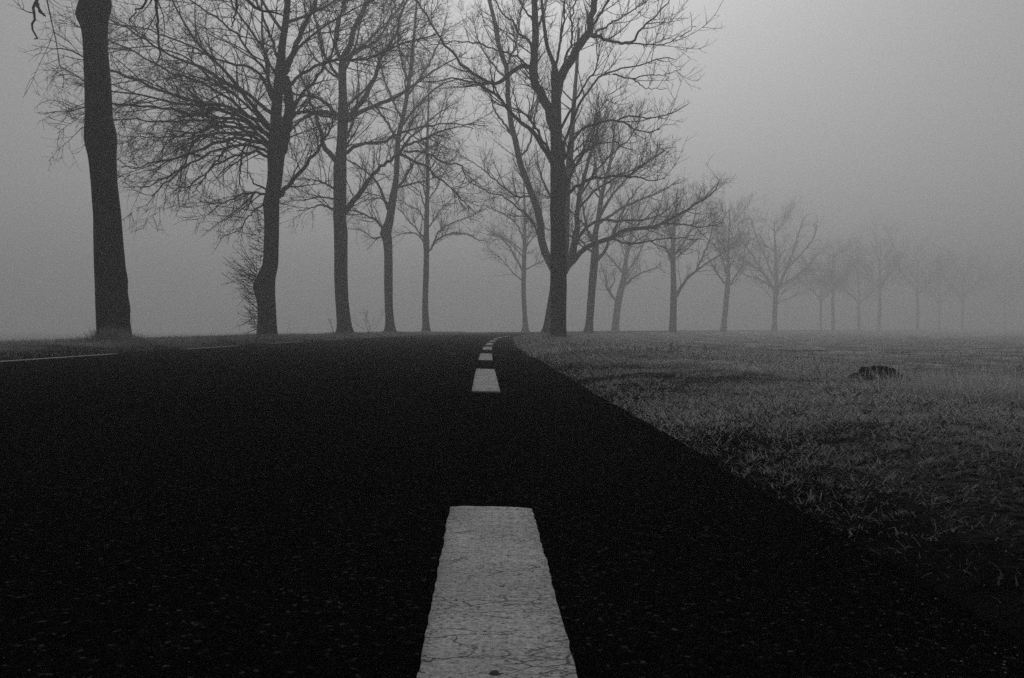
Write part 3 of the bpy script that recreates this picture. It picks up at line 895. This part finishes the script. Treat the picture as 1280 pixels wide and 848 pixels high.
build_tree('roadside_tree', 'tree behind the fork, upright trunk with a broad crown reaching over the field', 'tree', GROUP_R, 54.5,
    [(735.5, 416, 11), (737.5, 395, 9.5), (740, 360, 9.5), (743, 326, 10), (744, 310, 9), (744, 293, 7.5), (748, 273, 6.5), (752, 245, 5.5), (760, 215, 4.5), (766, 185, 3.5), (768, 155, 2)],
    [(5, 1, 1, [(746, 326), (756, 315), (763, 298), (772, 278), (784, 255), (800, 232)]), (4, 1, -1, [(744, 308), (734, 285), (728, 255), (722, 225), (712, 195)]),
     (4, 1, 1, [(750, 268), (765, 245), (785, 222), (805, 205), (828, 190)]), (4, 1, -2, [(748, 280), (775, 262), (800, 250), (826, 240), (850, 225)]),
     (3.5, 1, 1.5, [(752, 250), (745, 215), (742, 180), (738, 155)]), (3, .8, -1, [(742, 318), (725, 300), (705, 292), (680, 285), (655, 270)]),
     (3, .8, 2, [(743, 300), (720, 270), (695, 250), (665, 238), (640, 222)])],
    23, LV(12, 3.8, 2.0, up=(.07, .05, .04), l=(1.9, .95, .5), rm=(.011, .009, .0075)), auto=dict(h0=4.6, n=12, len=3.6, ang=46, up=.05), flare=1.3)
build_tree('roadside_tree', 'leaning tree with a crooked trunk forking low, past the bend of the road', 'tree', GROUP_L, 95.0,
    [(768.5, 416, 10), (771, 391, 8.5), (774, 372, 8.5), (779, 352, 7.5), (781, 340, 6.5), (783, 322, 5), (788, 300, 4), (790, 275, 3), (790, 255, 2)],
    [(3.5, .8, 0, [(772, 378), (760, 363), (757, 347), (751, 335)]), (3.5, .8, 1, [(782, 356), (795, 345), (817, 336), (827, 333)]),
     (3, .8, -1, [(780, 344), (771, 332), (760, 319), (750, 300)]), (3, .8, 1, [(783, 340), (795, 325), (803, 308), (812, 285)]), (2, .7, 1, [(760, 363), (768, 352), (766, 340)])],
    24, LV(10, 3.4, 1.8, rm=(.013, .011, .009), l=(1.8, .9, .5)), auto=dict(h0=4.2, n=16, len=3.6, ang=50), flare=1.25, sc=1.27)
build_tree('roadside_tree', 'mid-distance tree with one long limb forking low to the right', 'tree', GROUP_R, 76.0,
    [(840.5, 417, 10), (841.5, 395, 8.5), (842, 374, 8.5), (842, 355, 7), (841, 321, 6), (842, 300, 4.5), (843, 282, 3.5), (845, 262, 2.4), (846, 245, 1.2)],
    [(5, 1, 1, [(845, 370), (856, 352), (872, 337), (900, 319), (925, 300)]), (3, .8, -1, [(840, 324), (832, 312), (817, 304), (800, 290)]),
     (3, .8, 1, [(843, 318), (856, 300), (866, 280), (872, 255)]), (3, .8, -1, [(870, 339), (880, 318), (888, 295), (893, 268)]), (3, .8, 1, [(842, 300), (830, 280), (820, 258)]),
     (2.5, .8, -2, [(843, 285), (860, 262), (882, 245), (895, 230)])],
    25, LV(11, 3.4, 1.8, up=(.05, .04, .03), rm=(.012, .010, .008), l=(1.8, .9, .5)), auto=dict(h0=4.8, n=18, len=3.6, ang=52, up=.04), flare=1.3, sc=1.25)
build_tree('roadside_tree', 'hazy tree with an egg-shaped upright crown and a leaning trunk', 'tree', GROUP_R, 102.0,
    [(904, 418, 8.5), (906, 395, 6.5), (908.5, 370, 6.5), (910, 350, 6), (910, 330, 4), (911, 305, 2.6), (912, 280, 1.6), (912, 262, 1)],
    [(3, .8, -1, [(909, 359), (899, 345), (892, 335), (884, 318)]), (3, .8, 1, [(911, 358), (920, 345), (928, 332), (931, 312), (936, 285)]), (2.6, .7, 1, [(910, 345), (902, 320), (896, 295), (893, 270)])],
    26, LV(11, 3.6, 2.0, up=(.05, .04, .03), rm=(.011, .009, .0075), l=(1.7, .9, .5)), auto=dict(h0=4.2, n=26, len=3.6, ang=46, up=.03, lp=.45), flare=1.4, sc=1.45)
build_tree('roadside_tree', 'hazy tree with a wide fan-shaped crown parting into three limbs', 'tree', GROUP_R, 125.0,
    [(968, 419, 8), (968.5, 395, 6), (969.5, 372, 6), (970.5, 360, 6), (970, 330, 3.6), (969, 308, 2.4), (968, 290, 1.4), (968, 276, 1)],
    [(3.5, .8, -1, [(969, 364), (952, 340), (933, 329), (918, 318)]), (3.8, .8, 1, [(972, 364), (983, 336), (992, 314), (999, 289), (1008, 268)]), (2.6, .8, 1, [(972, 360), (990, 348), (1006, 338), (1024, 315)]),
     (2.6, .8, 1, [(970, 362), (950, 350), (930, 343), (914, 330)]), (2.6, .8, -2, [(984, 336), (1004, 315), (1018, 295), (1022, 275)]), (2.6, .8, 2, [(956, 345), (940, 318), (926, 300), (922, 280)]),
     (2.6, .8, -2, [(969, 350), (955, 318), (945, 295), (938, 272)])],
    27, LV(11, 3.6, 2.0, up=(.04, .04, .03), rm=(.011, .009, .0075), l=(1.7, .9, .5)), auto=dict(h0=4.2, n=26, len=4.0, ang=52, up=.03, lp=.45), flare=1.35, sc=1.6)
build_tree('roadside_tree', 'pale tree standing alone past the vanishing road, left of the big dark trunk', 'tree', GROUP_L, 79.0,
    [(657, 415, 8.5), (656, 395, 6), (654.5, 365, 6), (655, 335, 5.5), (655.5, 310, 5), (656, 285, 3.8), (656, 262, 3.2), (655, 235, 2.2), (654, 210, 1.2)],
    [(3, .8, 0, [(654, 340), (646, 325), (636, 308), (622, 295), (608, 288)]), (2.4, .7, 1, [(656, 312), (664, 300), (672, 292)]), (2.6, .7, -1, [(655, 300), (645, 280), (630, 268), (615, 262)]),
     (2.4, .7, 1, [(656, 285), (664, 262), (674, 245)]), (2.4, .7, 1, [(655, 270), (644, 250), (634, 230)])],
    28, LV(10, 3.4, 1.8, up=(.03, .01, .0), rm=(.012, .010, .0085), l=(1.8, .9, .5)), auto=dict(h0=4.2, n=16, len=3.4, ang=50, up=.03), flare=1.35, sc=1.22)
FAR = [(1026, 416.5, 3.2, 174, 14.4, 5.8, 0, 'thin faint tree just left of a thicker one in the fog', GROUP_L),
       (1041, 419, 4.6, 150, 17.4, 6.6, .1, 'faint tree with a thicker trunk, next beyond the fan-shaped one', GROUP_R),
       (1074, 418, 4.4, 186, 17.0, 6.1, -.2, 'faint tree with a dark lower trunk between two straighter neighbours', GROUP_L),
       (1099, 419, 4.6, 168, 21.3, 8.3, .3, 'tallest of the faint trees in the fog, clean straight trunk', GROUP_R),
       (1147, 419.5, 4.2, 190, 20.9, 8.7, 0, 'very faint tree with straight trunk right of the tallest one', GROUP_R),
       (1174, 418, 3.2, 232, 18.8, 7.9, 0, 'barely visible thin tree, third from the right edge', GROUP_L),
       (1203, 419, 3.8, 215, 20.2, 8.4, .2, 'barely visible tree, second from the right edge', GROUP_R),
       (1256, 419, 3.4, 250, 20.9, 8.2, 0, 'last tree of the row, almost lost in fog at the right edge', GROUP_R)]
for k, (x, yb, w, Y, ht, fk, lean, lab, grp) in enumerate(FAR):
    s = F / Y
    lim = []
    rg = np.random.default_rng(60 + k)
    for sd in (-1, 1, -1, 1):
        h = fk + rg.random() * 1.2
        a = (1.5 + rg.random() * 1.5) * Y / 110
        lim.append((2.0, .7, rg.normal() * 1.2, [(x + lean * s * .4, yb - h * s), (x + lean * s * .4 + sd * a * .5 * s, yb - (h + 1.2 * Y / 110) * s),
                                            (x + sd * a * 1.0 * s, yb - (h + 2.6 * Y / 110) * s), (x + sd * a * 1.35 * s, yb - (h + 4.2 * Y / 110) * s)]))
    build_tree('roadside_tree', lab, 'tree', grp, float(Y), far_rows(x, yb, w, Y, ht, fk, lean, k), lim, 40 + k,
               LV(9, 3.5, 1.7, up=(.03, .03, .02), rm=(.015, .012, .010), l=(1.8, .95, .55), m=(6, 4, 3)), auto=dict(h0=fk - .2, n=22, len=3.8, ang=54, up=.02, lp=.45), flare=1.4, sc=Y / 90.)

# ------------------------------------------------------------------ grass, weeds, saplings
def blades(name, n, dist, mat, seg=3):
    """dist -> d, y, length, width, lean (0..1), frost"""
    d, y, L, w, lean, fr = dist(n)
    n = len(d)
    x = to_x(d, y); z = ground_h(d, y) - 0.004
    a = rng.random(n) * 2 * np.pi
    Dh = np.stack([np.cos(a), np.sin(a), a * 0], -1)
    th = np.clip(lean, 0.02, 1.4)              # start tilt from vertical
    bend = (0.35 + 0.9 * rng.random(n)) * lean * 1.5 / seg
    p = np.stack([x, y, z], -1)
    fc = rng.random(n) * 2 * np.pi
    Sd = np.stack([np.cos(fc), np.sin(fc), fc * 0], -1)
    Vs, fa = [], []
    for s in range(seg + 1):
        ww = w * (1 - (s / seg) ** 1.6) * .5
        if s < seg:
            Vs += [p - Sd * ww[:, None], p + Sd * ww[:, None]]
            fa += [fr * (.4 + .6 * s / seg), fr * (.4 + .6 * s / seg)]
        else:
            Vs += [p]; fa += [fr]
        st = L / seg
        p = p + (Dh * np.sin(th)[:, None] + UPV * np.cos(th)[:, None]) * st[:, None]
        th = th + bend + rng.normal(0, .12, n)
    V = np.stack(Vs, 1); A = np.stack(fa, 1)
    m = 2 * seg + 1
    b = (np.arange(n) * m)[:, None]
    qs = [np.concatenate([b + 2 * s, b + 2 * s + 1, b + 2 * s + 3, b + 2 * s + 2], 1) for s in range(seg - 1)]
    tr = np.concatenate([b + 2 * seg - 2, b + 2 * seg - 1, b + 2 * seg], 1)
    faces = ([np.concatenate(qs)] if qs else []) + [tr]
    me = mesh_np(name, V.reshape(-1, 3), faces, smooth=True, attrs={'frost_vignette': A.ravel()})
    return link(name, me, mat=mat)


MOLE = (float(P(1094, 484, 5.5)[0]), 5.5)


def off_mole(x, y):
    return ((x - MOLE[0]) / .22) ** 2 + ((y - MOLE[1] + .08) / .26) ** 2 > .3 + .6 * vnoise(x * 9, y * 9, 3)


def cover(x, y):
    return fbm(x * 1.6, y * 1.6, 77, 3)


def verge_near(n, y0=0.9, y1=4.2, py=.8):
    y = y0 + (y1 - y0) * rng.random(n) ** py
    wmax = np.minimum(0.75 * y + 1.0, 6.5)
    d = RIGHT_EDGE + edge_wob(y, 2) - .05 + wmax * rng.random(n)
    off = d - RIGHT_EDGE
    x = to_x(d, y)
    cv = cover(x, y)
    fine = fbm(x * 6, y * 6, 91, 2)
    dens = np.clip(.10 + .75 * np.clip(y - 1.1, 0, 4) + off * .25, 0, 1) * np.clip((cv - .30) * 5 + (fine - .4) * 3 + np.clip(y - 2, 0, 1) * .6, .25, 1) * np.clip(off / .10 + .6, 0.1, 1)
    k = (rng.random(n) < dens) & off_mole(x, y)
    d, y, off, cv, x = d[k], y[k], off[k], cv[k], x[k]; n = len(d)
    tall = np.clip((off - .7) / 1.3, 0, 1)
    tuft = np.clip((fbm(x * 2.6, y * 2.6, 90, 2) - .36) * 4, 0, 1)
    L = .016 + .035 * rng.random(n) ** 1.5 + tall * (.02 + .14 * tuft) * rng.random(n) ** 1.3
    w = (.0018 + .0038 * rng.random(n) ** 1.6 + .0001 * y) * np.clip(y / 3.4, .6, 1)
    L = L * np.clip(y / 3.2, .6, 1)
    lean = .5 + .95 * rng.random(n)
    fr = np.where(rng.random(n) < .32, .06, np.clip(.85 + .5 * rng.random(n) + .5 * (cv - .45), .05, 1)) * np.clip(.12 + off * .15 + (y - .95) * .42, .14, 1)  # frost varies per blade; the fade with nearness is vignette darkening put into the colour
    return d, y, L, w, lean, fr


def verge_mid(n):
    y = 10.5 + 50 * rng.random(n) ** 1.7
    d = RIGHT_EDGE - .03 + (6 * rng.random(n) ** 1.3)
    off = d - RIGHT_EDGE
    x = to_x(d, y); cv = cover(x, y)
    k = rng.random(n) < np.clip((cv - .25) * 4, .6, 1)
    d, y, off, cv, x = d[k], y[k], off[k], cv[k], x[k]; n = len(d)
    L = .04 + .05 * rng.random(n) + .09 * np.clip((cv - .42) * 3, 0, 1) * rng.random(n)
    w = .005 + .0004 * y + .003 * rng.random(n)
    return d, y, L, w, .4 + .8 * rng.random(n), np.where(rng.random(n) < .28, .08, np.clip(.85 + .4 * rng.random(n), 0, 1))


def field(n):
    y = 5 + 75 * rng.random(n) ** 1.6
    d = 5.5 + (8 + .75 * y) * rng.random(n)
    x = to_x(d, y); cv = cover(x * .6, y * .6)
    k = rng.random(n) < np.clip((cv - .3) * 4, .12, 1)
    d, y, cv = d[k], y[k], cv[k]; n = len(d)
    L = .05 + .10 * rng.random(n) * (1 + np.clip((cv - .45) * 3, 0, 1))
    w = .006 + .0003 * y + .004 * rng.random(n)
    return d, y, L, w, .3 + .8 * rng.random(n), np.where(rng.random(n) < .3, .08, np.clip(.55 + .6 * rng.random(n), 0, 1))


def left_verge(n):
    y = 7 + 50 * rng.random(n) ** 1.3
    d = LEFT_EDGE - 3.2 * rng.random(n) ** .9 - .02
    off = LEFT_EDGE - d
    L = .03 + .10 * rng.random(n) * np.clip(off, .3, 1) * (.5 + 1.2 * cover(to_x(d, y), y))
    w = .004 + .0003 * y
    return d, y, L, w + 0 * y, .2 + .8 * rng.random(n), np.clip(.25 + .6 * rng.random(n), 0, 1)


def tufts(cs, per, L0, fr0):
    def f(n):
        k = rng.integers(0, len(cs), n)
        c = np.array(cs)[k]
        y = c[:, 1] + rng.normal(0, 1, n) * c[:, 2]; x = c[:, 0] + rng.normal(0, 1, n) * c[:, 2]
        return to_d(x, y), y, L0 * c[:, 3] * (.4 + .7 * rng.random(n)), .0036 + .0003 * y, .15 + .7 * rng.random(n), np.clip(fr0 + .4 * rng.random(n), 0, 1)
    return f


g = blades('verge_grass', 190000, verge_near, GRASS, 3)
tag(g, 'frosted short leaves and grass nearest the asphalt at lower right', 'grass', kind='stuff')
g = blades('verge_grass', 150000, lambda n: verge_near(n, 4.0, 11.0, .9), GRASS, 2)
tag(g, 'dense frosted grass mat on the right verge beside the asphalt', 'grass', kind='stuff')
g = blades('verge_grass', 80000, verge_mid, GRASS, 2)
tag(g, 'frosted grass strip along the right road edge under the trees', 'grass', kind='stuff')
g = blades('field_grass', 65000, field, GRASS, 2)
tag(g, 'rough hoar-frosted grass covering the open field on the right', 'grass', kind='stuff')
g = blades('verge_grass', 45000, left_verge, GRASS, 2)
tag(g, 'thin frosted grass on the bank along the left road edge', 'grass', kind='stuff')

_ry = 1.15 + 5 * rng.random(5200) ** .9
_rd = RIGHT_EDGE + .02 + (.6 * _ry + .8) * rng.random(5200)
_rx = to_x(_rd, _ry)
_k = (cover(_rx, _ry) > .36) & off_mole(_rx, _ry) & (rng.random(5200) < np.clip(.25 + (_ry - 1) * .4, 0, 1))
_rx, _ry, _rd = _rx[_k], _ry[_k], _rd[_k]


def rosettes(n):
    k = rng.integers(0, len(_rx), n)
    x = _rx[k] + rng.normal(0, .009, n); y = _ry[k] + rng.normal(0, .009, n)
    sz = (.6 + .9 * _hash(k, k * 7, 5))
    return to_d(x, y), y, sz * (.011 + .017 * rng.random(n)), .002 + .003 * rng.random(n), .3 + 1.0 * rng.random(n), np.clip((.35 + .7 * rng.random(n)) * np.clip(.32 + .4 * (y - .95), .3, 1), 0, 1)  # random frost, with nearer clumps coloured darker to imitate vignetting


g = blades('verge_plants', 40000, rosettes, GRASS, 3)
tag(g, 'small frosted leafy clumps dotted over the dark soil of the near verge', 'ground cover', kind='stuff')

# long frosted blades standing on the verge crest to the right
cs = []
for _ in range(75):
    y = 2.9 + 3.6 * rng.random(); d = 1.45 + .45 * (y - 2.9) + 1.5 * rng.random()
    cs.append((float(to_x(d, y)), y, .10, .6 + .6 * rng.random()))
g = blades('long_grass', 9000, tufts(cs, 1, .155, .7), GRASS, 5)
tag(g, 'long bent frosted grass blades standing on the right verge', 'grass', kind='stuff')

# grass round the foot of the nearest left tree
cA = P(143, 421, 16.3)
g = blades('tree_foot_grass', 5200, tufts([(cA[0] + .05, 16.1, .20, 1.1), (cA[0] + .45, 16.1, .28, .6), (cA[0] + .1, 15.95, .12, 1.2), (cA[0] + 1.0, 16.2, .3, .5), (cA[0] - .5, 16.3, .3, .5)], 1, .27, .3), GRASS, 4)
tag(g, 'tangled frosty grass around the foot of the nearest trunk', 'grass', kind='stuff')
_ft = []
for (px, py, Yt) in ((334, 420, 25.7), (431, 418, 35.6), (487, 415, 45.6), (532, 415, 56.5), (687, 418, 39.6), (735, 416, 56.5)):
    c_ = P(px, py, Yt); _ft += [(c_[0] - .25, Yt, .22, .7), (c_[0] + .3, Yt, .3, .8)]
g = blades('tree_foot_grass', 6000, tufts(_ft, 1, .2, .25), GRASS, 3)
tag(g, 'frosty grass tufts around the feet of the trunks farther along both verges', 'grass', kind='stuff')
g = blades('tree_foot_grass', 1500, tufts([(1.42, 26.6, .35, .8), (1.1, 26.4, .2, .7)], 1, .16, .3), GRASS, 3)
tag(g, 'frosty grass around the foot of the big right trunk', 'grass', kind='stuff')


def stems(name, label, cat, base, n, h, spread, seed, rad=.004, up=.05, sub=3.0, mat=TWIG, group=None):
    rg = np.random.default_rng(seed)
    root = empty(name, base)
    tag(root, label, cat, group)
    Q = np.zeros((n, 8, 3)); Q[:, 0] = np.array(base) + rg.normal(size=(n, 3)) * [.03, .03, 0]
    D = norm(np.array([0, 0, 1.0]) + rg.normal(size=(n, 3)) * [spread, spread, .1])
    L = h * (.55 + .5 * rg.random(n)) / 7
    for s in range(1, 8):
        Q[:, s] = Q[:, s - 1] + D * L[:, None]
        D = norm(D + rg.normal(size=(n, 3)) * .09 + UPV * up)
    R = rad * np.linspace(1, .4, 8)[None] * np.ones((n, 1))
    child('stem', tube_mesh('stem', [(Q, R, 4)]), root, mat)
    q2, r2 = spawn(Q, R, sub, .25, 1, 40, 12, h * .3, .3, 5, .7, up, .12, rmin=rad * .6, rg=rg)
    q3, r3 = spawn(q2, r2, 2, .2, 1, 45, 12, h * .12, .3, 3, .7, up, .12, rmin=rad * .5, rg=rg)
    t = child('twigs', tube_mesh('twigs', [(q2, r2, 3), (q3, r3, 3)]), root, mat)
    t['kind'] = 'stuff'
    return root


stems('sapling', 'small bare shrub between the third and fourth left trees', 'shrub', P(462, 418, 38), 7, 1.35, .4, 3, .007)
stems('sapling', 'few bare shoots leaning left at the foot of the third tree', 'shrub', P(418, 419, 35), 5, .9, .5, 4, .006)
stems('dry_weed', 'single dry weed stalk right of the nearest trunk', 'weed', P(166, 419, 16.2), 1, .42, .12, 5, .004, sub=2)
stems('dry_weed', 'thin curved weed stalk right of the burled tree', 'weed', P(357, 420, 26), 1, .45, .25, 6, .005, sub=1.5)
for k, (x, y, Y, h) in enumerate(((820, 446, 9.5, .17), (836, 448, 9.3, .2), (845, 446, 9.8, .14), (858, 444, 10.5, .16), (880, 440, 12, .2), (806, 443, 10.5, .10))):
    b = P(x, y, Y); b[2] = float(ground_h(np.array([to_d(b[0], Y)]), np.array([Y]))[0])
    stems('dry_weed', ['dry dark weed, leftmost of the clump on the right verge', 'tallest dark dry weed in the clump on the right verge', 'short dry weed just right of the tallest one on the verge',
                       'bushy dry weed near the middle of the verge clump', 'rightmost dry weed, standing apart out towards the field', 'low dry weed at the left end of the verge clump'][k],
          'weed', b, 3, h * .9, .35, 20 + k, .0022, sub=4)

# molehill on the verge
def molehill():
    Y = 5.5
    c = P(1094, 484, Y); d = float(to_d(c[0], Y)); gz = float(ground_h(np.array([d]), np.array([Y]))[0])
    nr, na = 16, 40
    V = []
    for a_ in range(nr):
        r = a_ / (nr - 1)
        for b_ in range(na):
            t_ = b_ / na * 2 * np.pi
            rr = r * .31 * (1 + .2 * math.sin(2 * t_ + 1) + .12 * math.sin(3 * t_ + 1) + .06 * math.sin(7 * t_))
            z = .10 * (math.cos(min(1, r) * math.pi) * .5 + .5) ** 1.15
            nz = (float(fbm(np.array([rr * math.cos(t_) * 26 + 9]), np.array([rr * math.sin(t_) * 26 + 4]), 55)[0]) - .45) * .13 * (1 - r ** 3)
            V.append((c[0] + rr * math.cos(t_), Y + rr * math.sin(t_) * .9, gz + z + nz - .01 - .03 * (r > .97)))
    i = np.arange(nr - 1)[:, None] * na + np.arange(na)[None]; j = np.arange(nr - 1)[:, None] * na + (np.arange(na)[None] + 1) % na
    q = np.stack([i, i + na, j + na, j], -1).reshape(-1, 4)
    o = link('molehill', mesh_np('molehill', np.array(V), [q], attrs={'frost_vignette': .10 + .25 * (np.arange(len(V)) // 40 > 10)}), mat=SOIL)
    tag(o, 'dark bare earth molehill standing in the frosted grass on the right', 'molehill')
    return c[0], Y, gz


mx, my, mz = molehill()

# ------------------------------------------------------------------ fog: one closed box
hx0, hx1, hy0, hy1, hz0, hz1 = -480, 560, -60, 600, -2.1, 24.5
V = np.array([[x, y, z] for x in (hx0, hx1) for y in (hy0, hy1) for z in (hz0, hz1)])
Fq = np.array([[0, 1, 3, 2], [4, 6, 7, 5], [0, 4, 5, 1], [2, 3, 7, 6], [0, 2, 6, 4], [1, 5, 7, 3]])
hm = bpy.data.materials.new('fog'); hm.use_nodes = True
ht = hm.node_tree
for n_ in list(ht.nodes):
    if n_.type == 'BSDF_PRINCIPLED':
        ht.nodes.remove(n_)
pv = ht.nodes.new('ShaderNodeVolumePrincipled')
pv.inputs['Color'].default_value = (.80, .80, .80, 1)
pv.inputs['Density'].default_value = 0.0098
pv.inputs['Anisotropy'].default_value = 0.45
ht.links.new(pv.outputs[0], [n_ for n_ in ht.nodes if n_.type == 'OUTPUT_MATERIAL'][0].inputs['Volume'])
hz = link('haze', mesh_np('haze', V, [Fq], smooth=False), mat=hm)
tag(hz, kind='stuff')
